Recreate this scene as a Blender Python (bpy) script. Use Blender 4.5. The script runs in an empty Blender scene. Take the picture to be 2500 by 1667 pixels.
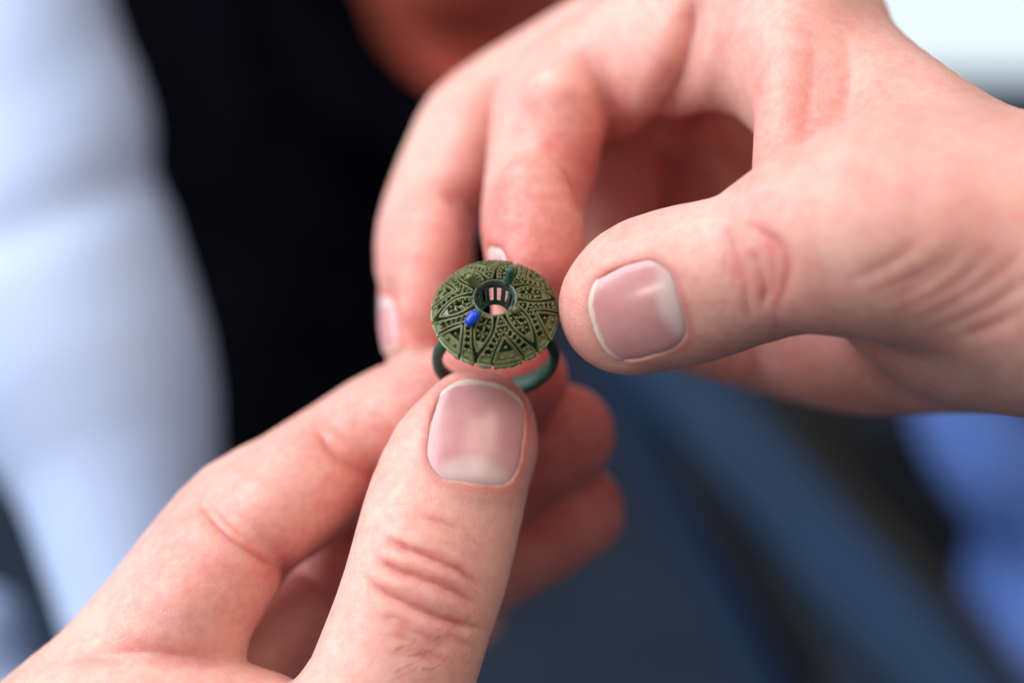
import bpy, bmesh, math, random
import numpy as np
from mathutils import Vector, Matrix, Quaternion

random.seed(7); np.random.seed(7)
sc = bpy.context.scene
C = sc.collection

# ------------------------------------------------------------------ camera
# Working frame (mm): u right, v up, w towards the viewer, origin where the
# lens axis meets the plane of focus.  World = metres, z up.
MM = 0.001
S0 = 300.0                 # distance from lens to plane of focus
FW = 153.0                 # width seen at the plane of focus
K = FW / 2500.0
PITCH = math.radians(25)
ORG = Vector((0, 0, 1.20))
UU = Vector((1, 0, 0))
VV = Vector((0, math.sin(PITCH), math.cos(PITCH)))
WW = Vector((0, -math.cos(PITCH), math.sin(PITCH)))
ROT = np.array([list(UU), list(VV), list(WW)])      # rows: u v w in world

def to_world(p):           # (n,3) mm uvw -> metres world
    return np.asarray(p, float) @ ROT * MM + np.array(ORG)
def wv(u, v, w):
    return Vector(to_world(np.array([[u, v, w]]))[0])
def P(px, py, w):          # where a line of sight meets depth w
    s = K * (S0 - w) / S0
    return np.array([(px - 1250) * s, (833.5 - py) * s, w])
def to_px(p):
    s = K * (S0 - p[:, 2]) / S0
    return np.stack([p[:, 0] / s + 1250, 833.5 - p[:, 1] / s], 1)

cam_d = bpy.data.cameras.new('camera'); cam = bpy.data.objects.new('camera', cam_d); C.objects.link(cam)
cam.location = wv(0, 0, S0)
cam.rotation_euler = Matrix((UU, VV, WW)).transposed().to_euler()
cam_d.sensor_width = 36; cam_d.lens = 36 * S0 / FW
cam_d.clip_start = 0.01; cam_d.clip_end = 50
cam_d.dof.use_dof = True; cam_d.dof.focus_distance = (S0 - 1.0) * MM; cam_d.dof.aperture_fstop = 4.6
cam_d.dof.aperture_blades = 0
sc.camera = cam

# ------------------------------------------------------------------ light
world = bpy.data.worlds.new('World'); sc.world = world; world.use_nodes = True
bg = world.node_tree.nodes['Background']
bg.inputs['Color'].default_value = (0.93, 0.95, 1.0, 1); bg.inputs['Strength'].default_value = 0.17

def area(name, pos, target, size, power, col, size_y=None):
    l = bpy.data.lights.new(name, 'AREA'); l.energy = power; l.color = col; l.size = size
    if size_y: l.shape = 'RECTANGLE'; l.size_y = size_y
    o = bpy.data.objects.new(name, l); C.objects.link(o)
    o.location = wv(*pos); d = wv(*target) - o.location
    o.rotation_euler = d.to_track_quat('-Z', 'Y').to_euler()
    return o
area('window_light', (-1600, 1300, 620), (0, 0, -20), 2.2, 92, (0.94, 0.97, 1.0))
area('ceiling_light', (560, 760, 700), (0, 0, -30), 0.75, 6.0, (1.0, 0.82, 0.66))
area('small_lamp', (-540, -90, 900), (0, 0, -10), 0.09, 1.1, (1.0, 0.86, 0.66))
area('front_fill', (100, 300, 1200), (0, 0, 0), 0.9, 1.2, (1.0, 0.96, 0.94))  # unseen soft fill added from the camera side

sc.view_settings.view_transform = 'Standard'; sc.view_settings.look = 'None'
sc.view_settings.exposure = 0.0; sc.view_settings.gamma = 1.0
sc.render.engine = 'CYCLES'
sc.cycles.use_denoising = True
sc.cycles.max_bounces = 6; sc.cycles.diffuse_bounces = 4; sc.cycles.glossy_bounces = 2
sc.cycles.use_adaptive_sampling = True; sc.cycles.adaptive_threshold = 0.02
sc.cycles.sample_clamp_indirect = 4.0

# ------------------------------------------------------------------ materials
def mat(name):
    m = bpy.data.materials.new(name); m.use_nodes = True
    nt = m.node_tree; b = nt.nodes['Principled BSDF']
    return m, nt, b
def node(nt, t, **kw):
    n = nt.nodes.new(t)
    for k, v in kw.items():
        if k in n.inputs.keys(): n.inputs[k].default_value = v
        else: setattr(n, k, v)
    return n
def lk(nt, a, b): nt.links.new(a, b)
def ramp(nt, stops, interp='LINEAR'):
    r = nt.nodes.new('ShaderNodeValToRGB'); cr = r.color_ramp; cr.interpolation = interp
    while len(cr.elements) < len(stops): cr.elements.new(0.5)
    for e, (p, c) in zip(cr.elements, stops): e.position = p; e.color = (*c, 1)
    return r

def skin_material(name, pale, red, sss=0.0026):
    m, nt, b = mat(name)
    tc = node(nt, 'ShaderNodeTexCoord')
    n1 = node(nt, 'ShaderNodeTexNoise', Scale=95.0, Detail=5.0, Roughness=0.55); lk(nt, tc.outputs['Object'], n1.inputs['Vector'])
    n2 = node(nt, 'ShaderNodeTexNoise', Scale=620.0, Detail=4.0, Roughness=0.6); lk(nt, tc.outputs['Object'], n2.inputs['Vector'])
    att = node(nt, 'ShaderNodeAttribute', attribute_name='flush')
    r1 = node(nt, 'ShaderNodeMapRange'); r1.inputs[1].default_value = 0.35; r1.inputs[2].default_value = 0.68; r1.inputs[3].default_value = -0.09; r1.inputs[4].default_value = 0.12
    lk(nt, n1.outputs['Fac'], r1.inputs[0])
    r2 = node(nt, 'ShaderNodeMapRange'); r2.inputs[1].default_value = 0.3; r2.inputs[2].default_value = 0.7; r2.inputs[3].default_value = -0.15; r2.inputs[4].default_value = 0.15
    lk(nt, n2.outputs['Fac'], r2.inputs[0])
    a1 = node(nt, 'ShaderNodeMath', operation='ADD'); lk(nt, r1.outputs[0], a1.inputs[0]); lk(nt, r2.outputs[0], a1.inputs[1])
    a2 = node(nt, 'ShaderNodeMath', operation='ADD', use_clamp=True); lk(nt, a1.outputs[0], a2.inputs[0]); lk(nt, att.outputs['Fac'], a2.inputs[1])
    mx = node(nt, 'ShaderNodeMix', data_type='RGBA'); mx.inputs[6].default_value = (*pale, 1); mx.inputs[7].default_value = (*red, 1)
    lk(nt, a2.outputs[0], mx.inputs[0]); lk(nt, mx.outputs[2], b.inputs['Base Color'])
    b.inputs['Roughness'].default_value = 0.47
    b.inputs['Specular IOR Level'].default_value = 0.5
    b.inputs['Subsurface Weight'].default_value = 1.0
    b.inputs['Subsurface Radius'].default_value = (1.0, 0.30, 0.16)
    b.inputs['Subsurface Scale'].default_value = sss
    # fine skin relief: polygon-like furrows plus pores
    v1 = node(nt, 'ShaderNodeTexVoronoi', feature='DISTANCE_TO_EDGE', Scale=1900.0); lk(nt, tc.outputs['Object'], v1.inputs['Vector'])
    vr = node(nt, 'ShaderNodeMapRange'); vr.inputs[1].default_value = 0.0; vr.inputs[2].default_value = 0.22; lk(nt, v1.outputs['Distance'], vr.inputs[0])
    n3 = node(nt, 'ShaderNodeTexNoise', Scale=2400.0, Detail=3.0); lk(nt, tc.outputs['Object'], n3.inputs['Vector'])
    n4 = node(nt, 'ShaderNodeTexNoise', Scale=420.0, Detail=3.0); lk(nt, tc.outputs['Object'], n4.inputs['Vector'])
    s1 = node(nt, 'ShaderNodeMath', operation='MULTIPLY_ADD'); s1.inputs[1].default_value = 0.8; lk(nt, n3.outputs['Fac'], s1.inputs[0]); lk(nt, vr.outputs[0], s1.inputs[2])
    s2 = node(nt, 'ShaderNodeMath', operation='MULTIPLY_ADD'); s2.inputs[1].default_value = 1.6; lk(nt, n4.outputs['Fac'], s2.inputs[0]); lk(nt, s1.outputs[0], s2.inputs[2])
    bp = node(nt, 'ShaderNodeBump', Strength=0.36, Distance=0.00011); lk(nt, s2.outputs[0], bp.inputs['Height'])
    lk(nt, bp.outputs[0], b.inputs['Normal'])
    rr = node(nt, 'ShaderNodeMapRange'); rr.inputs[3].default_value = 0.36; rr.inputs[4].default_value = 0.52
    lk(nt, n2.outputs['Fac'], rr.inputs[0]); lk(nt, rr.outputs[0], b.inputs['Roughness'])
    return m
SKIN = skin_material('hand_skin', (0.815, 0.490, 0.425), (0.64, 0.140, 0.125), 0.0034)
FACE_SKIN = skin_material('face_skin', (0.72, 0.15, 0.10), (0.60, 0.09, 0.065))

def wax_material(name, base, dust, amount, rough=0.5):
    m, nt, b = mat(name)
    tc = node(nt, 'ShaderNodeTexCoord')
    n1 = node(nt, 'ShaderNodeTexNoise', Scale=330.0, Detail=5.0, Roughness=0.6); lk(nt, tc.outputs['Object'], n1.inputs['Vector'])
    n2 = node(nt, 'ShaderNodeTexNoise', Scale=2600.0, Detail=4.0, Roughness=0.7); lk(nt, tc.outputs['Object'], n2.inputs['Vector'])
    r = ramp(nt, [(0.38, (0, 0, 0)), (0.72, (amount,) * 3)]); lk(nt, n1.outputs['Fac'], r.inputs[0])
    mx = node(nt, 'ShaderNodeMix', data_type='RGBA'); mx.inputs[6].default_value = (*base, 1); mx.inputs[7].default_value = (*dust, 1)
    lk(nt, r.outputs[0], mx.inputs[0])
    r2 = ramp(nt, [(0.30, (0.72,) * 3), (0.72, (1.25,) * 3)]); lk(nt, n2.outputs['Fac'], r2.inputs[0])
    ml = node(nt, 'ShaderNodeMix', data_type='RGBA', blend_type='MULTIPLY'); ml.inputs[0].default_value = 1.0
    lk(nt, mx.outputs[2], ml.inputs[6]); lk(nt, r2.outputs[0], ml.inputs[7]); lk(nt, ml.outputs[2], b.inputs['Base Color'])
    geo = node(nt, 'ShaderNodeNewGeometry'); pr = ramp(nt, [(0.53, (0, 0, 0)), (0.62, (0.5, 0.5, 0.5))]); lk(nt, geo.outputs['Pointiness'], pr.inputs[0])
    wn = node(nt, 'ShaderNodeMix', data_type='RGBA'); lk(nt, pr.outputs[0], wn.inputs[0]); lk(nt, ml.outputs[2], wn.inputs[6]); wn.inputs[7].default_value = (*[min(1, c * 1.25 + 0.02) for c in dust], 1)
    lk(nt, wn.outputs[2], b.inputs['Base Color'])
    b.inputs['Roughness'].default_value = rough
    b.inputs['Subsurface Weight'].default_value = 0.25; b.inputs['Subsurface Radius'].default_value = (0.6, 1.0, 0.5); b.inputs['Subsurface Scale'].default_value = 0.0004
    bp = node(nt, 'ShaderNodeBump', Strength=0.5, Distance=0.00008); lk(nt, n2.outputs['Fac'], bp.inputs['Height']); lk(nt, bp.outputs[0], b.inputs['Normal'])
    return m
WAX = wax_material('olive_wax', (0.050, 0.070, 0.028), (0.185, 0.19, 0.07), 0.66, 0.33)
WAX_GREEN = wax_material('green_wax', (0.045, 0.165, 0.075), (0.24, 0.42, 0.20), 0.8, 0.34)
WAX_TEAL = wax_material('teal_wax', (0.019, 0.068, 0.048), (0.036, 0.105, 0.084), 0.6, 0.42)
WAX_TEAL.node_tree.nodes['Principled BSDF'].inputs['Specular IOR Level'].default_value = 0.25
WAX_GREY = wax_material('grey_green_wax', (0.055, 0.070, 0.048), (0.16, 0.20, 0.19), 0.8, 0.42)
BLUE_WAX, _nt, _b = mat('blue_wax')
_n = node(_nt, 'ShaderNodeTexNoise', Scale=600.0, Detail=3.0); _tc = node(_nt, 'ShaderNodeTexCoord'); lk(_nt, _tc.outputs['Object'], _n.inputs['Vector'])
_r = ramp(_nt, [(0.35, (0.003, 0.045, 0.58)), (0.7, (0.008, 0.085, 0.76))]); lk(_nt, _n.outputs['Fac'], _r.inputs[0]); lk(_nt, _r.outputs[0], _b.inputs['Base Color'])
_b.inputs['Roughness'].default_value = 0.24; _b.inputs['Subsurface Weight'].default_value = 0.3; _b.inputs['Subsurface Scale'].default_value = 0.0006

def nail_material():
    m, nt, b = mat('fingernail')
    uv = node(nt, 'ShaderNodeUVMap', uv_map='nail'); sep = node(nt, 'ShaderNodeSeparateXYZ'); lk(nt, uv.outputs[0], sep.inputs[0])
    tc = node(nt, 'ShaderNodeTexCoord')
    n1 = node(nt, 'ShaderNodeTexNoise', Scale=170.0, Detail=3.0); lk(nt, tc.outputs['Object'], n1.inputs['Vector'])
    n2 = node(nt, 'ShaderNodeTexNoise', Scale=900.0, Detail=4.0); lk(nt, tc.outputs['Object'], n2.inputs['Vector'])
    bed = ramp(nt, [(0.30, (0.62, 0.28, 0.295)), (0.70, (0.70, 0.36, 0.365))]); lk(nt, n1.outputs['Fac'], bed.inputs[0])
    # y: 0 cuticle .. 1 free edge ; free-edge band wobbles a little
    wob = node(nt, 'ShaderNodeMath', operation='MULTIPLY_ADD'); wob.inputs[1].default_value = 0.05; lk(nt, n2.outputs['Fac'], wob.inputs[0]); lk(nt, sep.outputs['Y'], wob.inputs[2])
    free = ramp(nt, [(0.958, (0, 0, 0)), (0.982, (0.8, 0.8, 0.8))]); lk(nt, wob.outputs[0], free.inputs[0])
    m1 = node(nt, 'ShaderNodeMix', data_type='RGBA'); lk(nt, free.outputs[0], m1.inputs[0]); lk(nt, bed.outputs[0], m1.inputs[6]); m1.inputs[7].default_value = (0.78, 0.64, 0.55, 1)
    # lunula: half moon rising from the cuticle
    cx = node(nt, 'ShaderNodeMath', operation='MULTIPLY_ADD'); cx.inputs[1].default_value = 1.15; cx.inputs[2].default_value = -0.60; lk(nt, sep.outputs['X'], cx.inputs[0])
    x2 = node(nt, 'ShaderNodeMath', operation='MULTIPLY'); lk(nt, cx.outputs[0], x2.inputs[0]); lk(nt, cx.outputs[0], x2.inputs[1])
    cy = node(nt, 'ShaderNodeMath', operation='MULTIPLY'); cy.inputs[1].default_value = 1.75; lk(nt, sep.outputs['Y'], cy.inputs[0])
    y2 = node(nt, 'ShaderNodeMath', operation='MULTIPLY'); lk(nt, cy.outputs[0], y2.inputs[0]); lk(nt, cy.outputs[0], y2.inputs[1])
    rr = node(nt, 'ShaderNodeMath', operation='ADD'); lk(nt, x2.outputs[0], rr.inputs[0]); lk(nt, y2.outputs[0], rr.inputs[1])
    lun = ramp(nt, [(0.08, (1, 1, 1)), (0.30, (0, 0, 0))], 'EASE'); lk(nt, rr.outputs[0], lun.inputs[0])
    lf = node(nt, 'ShaderNodeMath', operation='MULTIPLY'); lf.inputs[1].default_value = 0.62; lk(nt, lun.outputs[0], lf.inputs[0])
    m2 = node(nt, 'ShaderNodeMix', data_type='RGBA'); lk(nt, lf.outputs[0], m2.inputs[0]); lk(nt, m1.outputs[2], m2.inputs[6]); m2.inputs[7].default_value = (0.78, 0.63, 0.62, 1)
    lk(nt, m2.outputs[2], b.inputs['Base Color'])
    b.inputs['Roughness'].default_value = 0.22; b.inputs['Specular IOR Level'].default_value = 0.6
    b.inputs['Subsurface Weight'].default_value = 0.6; b.inputs['Subsurface Radius'].default_value = (1, 0.4, 0.3); b.inputs['Subsurface Scale'].default_value = 0.0012
    # faint lengthwise ridges
    wv_ = node(nt, 'ShaderNodeTexNoise', Scale=1.0, Detail=3.0); cmb = node(nt, 'ShaderNodeCombineXYZ')
    sx = node(nt, 'ShaderNodeMath', operation='MULTIPLY'); sx.inputs[1].default_value = 55.0; lk(nt, sep.outputs['X'], sx.inputs[0])
    sy = node(nt, 'ShaderNodeMath', operation='MULTIPLY'); sy.inputs[1].default_value = 2.0; lk(nt, sep.outputs['Y'], sy.inputs[0])
    lk(nt, sx.outputs[0], cmb.inputs[0]); lk(nt, sy.outputs[0], cmb.inputs[1]); lk(nt, cmb.outputs[0], wv_.inputs['Vector'])
    bp = node(nt, 'ShaderNodeBump', Strength=0.22, Distance=0.00006); lk(nt, wv_.outputs['Fac'], bp.inputs['Height']); lk(nt, bp.outputs[0], b.inputs['Normal'])
    return m
NAIL = nail_material()

def plain(name, a, bcol, scale, rough=0.8, bump=0.0, bd=0.002, spec=0.3):
    m, nt, b = mat(name)
    tc = node(nt, 'ShaderNodeTexCoord'); n = node(nt, 'ShaderNodeTexNoise', Scale=scale, Detail=5.0, Roughness=0.6); lk(nt, tc.outputs['Object'], n.inputs['Vector'])
    r = ramp(nt, [(0.32, a), (0.70, bcol)]); lk(nt, n.outputs['Fac'], r.inputs[0]); lk(nt, r.outputs[0], b.inputs['Base Color'])
    b.inputs['Roughness'].default_value = rough; b.inputs['Specular IOR Level'].default_value = spec
    if bump:
        bp = node(nt, 'ShaderNodeBump', Strength=bump, Distance=bd); lk(nt, n.outputs['Fac'], bp.inputs['Height']); lk(nt, bp.outputs[0], b.inputs['Normal'])
    return m
HAIR = plain('dark_hair', (0.06, 0.02, 0.012), (0.10, 0.036, 0.02), 900, 0.5)
SHIRT = plain('pale_blue_cotton', (0.45, 0.57, 0.86), (0.53, 0.65, 0.91), 14, 0.9, 0.3, 0.003, 0.1)
BLACK = plain('black_knit', (0.0015, 0.0015, 0.0022), (0.003, 0.003, 0.005), 60, 0.95, 0.2, 0.001, 0.0)
NAVY = plain('navy_paint', (0.011, 0.038, 0.096), (0.017, 0.052, 0.122), 12, 0.6)
NAVY2 = plain('dark_navy_paint', (0.008, 0.026, 0.072), (0.012, 0.034, 0.092), 12, 0.6)
BRONZE = plain('dark_brown_edge', (0.016, 0.014, 0.013), (0.028, 0.022, 0.019), 15, 0.6)
SLATE = plain('slate_ground', (0.009, 0.018, 0.034), (0.024, 0.036, 0.060), 9, 0.8)
BLUEC = plain('bright_blue_cloth', (0.075, 0.155, 0.46), (0.13, 0.225, 0.57), 16, 0.9, 0.3, 0.003, 0.1)
BLACKP = plain('black_plastic', (0.003, 0.004, 0.006), (0.006, 0.007, 0.010), 30, 0.5)
WHITEP, _nt, _b = mat('bright_window_pane')
_b.inputs['Base Color'].default_value = (0.06, 0.065, 0.07, 1); _b.inputs['Emission Color'].default_value = (0.80, 0.92, 1.0, 1); _b.inputs['Emission Strength'].default_value = 0.98

# ------------------------------------------------------------------ object helpers
def tag(o, label=None, cat=None, group=None, kind=None):
    if label: o['label'] = label
    if cat: o['category'] = cat
    if group: o['group'] = group
    if kind: o['kind'] = kind
    return o

def mesh_obj(name, verts, faces, material, parent=None, smooth=True, origin=None, world_space=True):
    """verts: world metres (origin subtracted) or parent-local when world_space is False"""
    v = np.asarray(verts, float)
    if world_space and origin is not None: v = v - np.array(origin)
    me = bpy.data.meshes.new(name); me.from_pydata(v.tolist(), [], [list(map(int, f)) for f in faces]) if len(v) < 30000 else fast_mesh(me, v, faces)
    if len(v) < 30000:
        bm = bmesh.new(); bm.from_mesh(me); bmesh.ops.recalc_face_normals(bm, faces=bm.faces[:]); bm.to_mesh(me); bm.free()
    if material: me.materials.append(material)
    if smooth: me.shade_smooth()
    me.update()
    o = bpy.data.objects.new(name, me); C.objects.link(o)
    if parent: o.parent = parent
    if origin is not None and world_space: o.location = origin
    return o
def fast_mesh(me, v, faces):
    f = np.asarray(faces, np.int32); n, k = f.shape
    me.vertices.add(len(v)); me.vertices.foreach_set('co', v.astype(np.float32).ravel())
    me.loops.add(n * k); me.loops.foreach_set('vertex_index', f.ravel())
    me.polygons.add(n); me.polygons.foreach_set('loop_start', np.arange(n, dtype=np.int32) * k)
    me.update(calc_edges=True)

# ------------------------------------------------------------------ swept-volume flesh
def catmull(c, step):
    c = np.asarray(c, float); out = []
    e = np.vstack([2 * c[0] - c[1], c, 2 * c[-1] - c[-2]])
    for i in range(1, len(e) - 2):
        p0, p1, p2, p3 = e[i - 1:i + 3]
        n = max(2, int(np.linalg.norm((p2 - p1)[:3]) / step))
        for t in np.linspace(0, 1, n, endpoint=False):
            out.append(0.5 * ((2 * p1) + (-p0 + p2) * t + (2 * p0 - 5 * p1 + 4 * p2 - p3) * t * t + (-p0 + 3 * p1 - 3 * p2 + p3) * t ** 3))
    out.append(c[-1]); return np.array(out)

class Tube:
    """centre line through (px, py, radius_px, w); flattened by f along n"""
    def __init__(s, pts, f=1.0, n=(0, 0, 1), step=3.2):
        c = []
        for px, py, r, w in pts:
            q = P(px, py, w); c.append([*q, r * K * (S0 - w) / S0])
        c = catmull(c, step)
        s.c = c[:, :3]; s.r = np.maximum(c[:, 3], 0.5); s.f = f; s.n = np.array(n, float) / np.linalg.norm(n)
        s.lo = (s.c - s.r[:, None]).min(0); s.hi = (s.c + s.r[:, None]).max(0)
    def d(s, p, margin=9.5):
        out = np.full(len(p), 30.0, np.float32)
        g = 1 / s.f - 1; nn = s.n.astype(np.float32)
        c = s.c + np.outer(s.c @ s.n, s.n) * g
        pm = np.where(np.all((p > s.lo - margin) & (p < s.hi + margin), 1))[0]
        if not len(pm): return out
        pp = p[pm]; oo = out[pm]
        for a in range(0, len(c) - 1, 3):
            e = min(a + 3, len(c) - 1)
            lo = (s.c[a:e + 1] - s.r[a:e + 1, None]).min(0) - margin; hi = (s.c[a:e + 1] + s.r[a:e + 1, None]).max(0) + margin
            m = np.where((pp[:, 0] > lo[0]) & (pp[:, 0] < hi[0]) & (pp[:, 1] > lo[1]) & (pp[:, 1] < hi[1]) & (pp[:, 2] > lo[2]) & (pp[:, 2] < hi[2]))[0]
            if not len(m): continue
            q = pp[m]
            if g: q = q + (q @ nn)[:, None] * (nn * np.float32(g))
            best = oo[m]
            for i in range(a, e):
                A = c[i].astype(np.float32); ba = (c[i + 1] - c[i]).astype(np.float32); pa = q - A
                t = np.clip((pa @ ba) / max(float(ba @ ba), 1e-9), 0, 1)
                pa -= t[:, None] * ba
                dd = np.sqrt(np.einsum('ij,ij->i', pa, pa)) - (np.float32(s.r[i]) + t * np.float32(s.r[i + 1] - s.r[i]))
                np.minimum(best, dd, out=best)
            oo[m] = best
        out[pm] = oo; return out

class Finger:
    """a bone-to-skin tube with soft pads that meet in folds on the palm side"""
    def __init__(s, main, pads, k=2.3, kp=0.6): s.main, s.pads, s.k, s.kp = main, pads, k, kp
    def d(s, p, margin=9.5):
        m = s.main.d(p, margin); g = None
        for t in s.pads:
            q = t.d(p, margin); g = q if g is None else smin(g, q, s.kp)
        return m if g is None else smin(m, g, s.k)

def smin(a, b, k):
    h = np.maximum(k - np.abs(a - b), 0) / k
    return np.minimum(a, b) - h * h * k * 0.25

def surface(fun, lo, hi, vox):
    """naive surface nets over a narrow band; returns verts (mm), quads"""
    lo = np.array(lo, float); hi = np.array(hi, float); R = 6
    nc = np.ceil((hi - lo) / (vox * R)).astype(int) + 1
    ax = [lo[i] + (np.arange(nc[i]) + 0.5) * vox * R for i in range(3)]
    G = np.stack(np.meshgrid(*ax, indexing='ij'), -1).reshape(-1, 3)
    dc = fun(G.astype(np.float32)).reshape(nc)
    near = np.abs(dc) < vox * R * 1.05
    D = np.repeat(np.repeat(np.repeat(np.where(dc < 0, -9.0, 9.0).astype(np.float32), R, 0), R, 1), R, 2)
    M = np.repeat(np.repeat(np.repeat(near, R, 0), R, 1), R, 2)
    idx = np.argwhere(M)
    for a in range(0, len(idx), 400000):
        s = idx[a:a + 400000]
        D[s[:, 0], s[:, 1], s[:, 2]] = fun((lo + (s + 0.5) * vox).astype(np.float32))
    D[0] = D[-1] = 9; D[:, 0] = D[:, -1] = 9; D[:, :, 0] = D[:, :, -1] = 9
    I = D < 0; n = np.array(D.shape)
    cnt = np.zeros(n - 1, np.int8)
    for dx in (0, 1):
        for dy in (0, 1):
            for dz in (0, 1):
                cnt += I[dx:n[0] - 1 + dx, dy:n[1] - 1 + dy, dz:n[2] - 1 + dz]
    act = np.argwhere((cnt > 0) & (cnt < 8))
    vid = np.full(n - 1, -1, np.int64); vid[act[:, 0], act[:, 1], act[:, 2]] = np.arange(len(act))
    acc = np.zeros((len(act), 3)); num = np.zeros(len(act))
    cr = np.array([(x, y, z) for x in (0, 1) for y in (0, 1) for z in (0, 1)])
    val = np.stack([D[act[:, 0] + c[0], act[:, 1] + c[1], act[:, 2] + c[2]] for c in cr], 1)
    for i in range(8):
        for j in range(i + 1, 8):
            if np.abs(cr[i] - cr[j]).sum() != 1: continue
            x = (val[:, i] < 0) != (val[:, j] < 0)
            t = val[x, i] / (val[x, i] - val[x, j])
            acc[x] += cr[i] + t[:, None] * (cr[j] - cr[i]); num[x] += 1
    V = lo + (act + acc / num[:, None] + 0.5) * vox
    F = []
    for a in range(3):
        b, c = (a + 1) % 3, (a + 2) % 3
        sl0 = [slice(None)] * 3; sl1 = [slice(None)] * 3; sl0[a] = slice(0, -1); sl1[a] = slice(1, None)
        s0 = I[tuple(sl0)]; s1 = I[tuple(sl1)]
        e = np.argwhere(s0 != s1)
        inside = s0[e[:, 0], e[:, 1], e[:, 2]]
        def vi(ob, oc):
            q = e.copy(); q[:, b] -= ob; q[:, c] -= oc; return vid[q[:, 0], q[:, 1], q[:, 2]]
        q = np.stack([vi(0, 0), vi(1, 0), vi(1, 1), vi(0, 1)], 1)
        q[~inside] = q[~inside][:, ::-1]
        F.append(q)
    F = np.vstack(F); F = F[(F >= 0).all(1)]
    return V, F

def laplace(V, F, it, lam=0.5):
    e = np.vstack([F[:, [0, 1]], F[:, [1, 2]], F[:, [2, 3]], F[:, [3, 0]]])
    deg = np.bincount(e.ravel(), minlength=len(V)).astype(float)[:, None]
    for _ in range(it):
        s = np.stack([np.bincount(e[:, 0], V[e[:, 1], k], len(V)) + np.bincount(e[:, 1], V[e[:, 0], k], len(V)) for k in range(3)], 1)
        V = V + lam * (s / deg - V)
    return V
def vnormals(V, F):
    n = np.cross(V[F[:, 2]] - V[F[:, 0]], V[F[:, 3]] - V[F[:, 1]])
    N = np.stack([sum(np.bincount(F[:, j], n[:, k], len(V)) for j in range(4)) for k in range(3)], 1)
    return N / np.maximum(np.linalg.norm(N, axis=1), 1e-9)[:, None]

def resample(pts, n):
    pts = catmull([[*p, 0] for p in pts], 6.0)[:, :2]
    L = np.r_[0, np.cumsum(np.linalg.norm(np.diff(pts, axis=0), axis=1))]
    t = np.linspace(0, L[-1], n)
    return np.stack([np.interp(t, L, pts[:, k]) for k in (0, 1)], 1)

def on_skin(V, N, px, wr=(-200, 200)):
    """the skin point that lies nearest the viewer under each pixel"""
    px = np.asarray(px, float)
    pp = to_px(V); lo = px.min(0) - 45; hi = px.max(0) + 45
    ok = np.where((N[:, 2] > 0.02) & (V[:, 2] > wr[0]) & (V[:, 2] < wr[1]) & (pp[:, 0] > lo[0]) & (pp[:, 0] < hi[0]) & (pp[:, 1] > lo[1]) & (pp[:, 1] < hi[1]))[0]
    pp = pp[ok]; W = V[ok, 2]; out = []
    for q in px:
        dd = np.abs(pp - q).max(1)
        for rad in (10, 20, 40):
            m = np.where(dd < rad)[0]
            if len(m):
                m = m[W[m] > W[m].max() - 2.0]; wt = np.exp(-(dd[m] / 5.0) ** 2) + 1e-6
                out.append((V[ok[m]] * wt[:, None]).sum(0) / wt.sum()); break
    out = np.array(out)
    return out

def poly_dist(V, line):
    """distance to polyline and the fraction along it"""
    best = np.full(len(V), 1e9); frac = np.zeros(len(V)); side = np.zeros(len(V))
    n = len(line) - 1
    for i in range(n):
        a, b = line[i], line[i + 1]; ba = b - a; t = np.clip(((V - a) @ ba) / max(ba @ ba, 1e-9), 0, 1)
        d = np.linalg.norm(V - a - t[:, None] * ba, axis=1); m = d < best
        best[m] = d[m]; frac[m] = ((i + t) / n)[m]
    return best, frac

def crease(V, N, pts, depth, wid, valley=0.0, vw=2.0, wr=(-200, 200), taper=0.25, flush=None, fl=0.15, bulge=0.0, wob=0.0):
    """a fold in the skin: a sharp line in a soft valley, fading out at both ends"""
    line = on_skin(V, N, resample(pts, 22), wr)
    if len(line) < 5: return V
    for _ in range(3): line[1:-1] = 0.25 * line[:-2] + 0.5 * line[1:-1] + 0.25 * line[2:]
    if wob:
        k = np.arange(len(line)); line[:, 1] += wob * (np.sin(k * 1.7 + depth * 50) + 0.6 * np.sin(k * 0.83 + 1))
    lo, hi = line.min(0) - 9, line.max(0) + 9
    m = np.where(np.all((V > lo) & (V < hi), 1))[0]
    d, t = poly_dist(V[m], line)
    tp = np.clip(np.minimum(t, 1 - t) / taper, 0, 1); tp = tp * tp * (3 - 2 * tp)
    tv = np.clip(np.minimum(t, 1 - t) / (taper * 1.3), 0, 1); tv = tv * tv * (3 - 2 * tv)
    prof = -depth * tp * np.exp(-(d / wid) ** 1.3) - valley * tv * np.exp(-(d / vw) ** 2) + bulge * tv * np.exp(-((d - 1.6 * vw) / (0.9 * vw)) ** 2)
    V[m] += N[m] * prof[:, None]
    if flush is not None: flush[m] += fl * tp * np.exp(-(d / (wid * 2.2)) ** 2)
    return V

def soft_noise(V, scale, seed):
    """smooth sum of sines, cheap and continuous"""
    r = np.random.RandomState(seed); s = np.zeros(len(V))
    for _ in range(7):
        k = r.randn(3); k *= (0.7 + 0.8 * r.rand()) * 2 * math.pi / (scale * np.linalg.norm(k))
        s += np.sin(V @ k + r.rand() * 6.28)
    return s / 7

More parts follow.
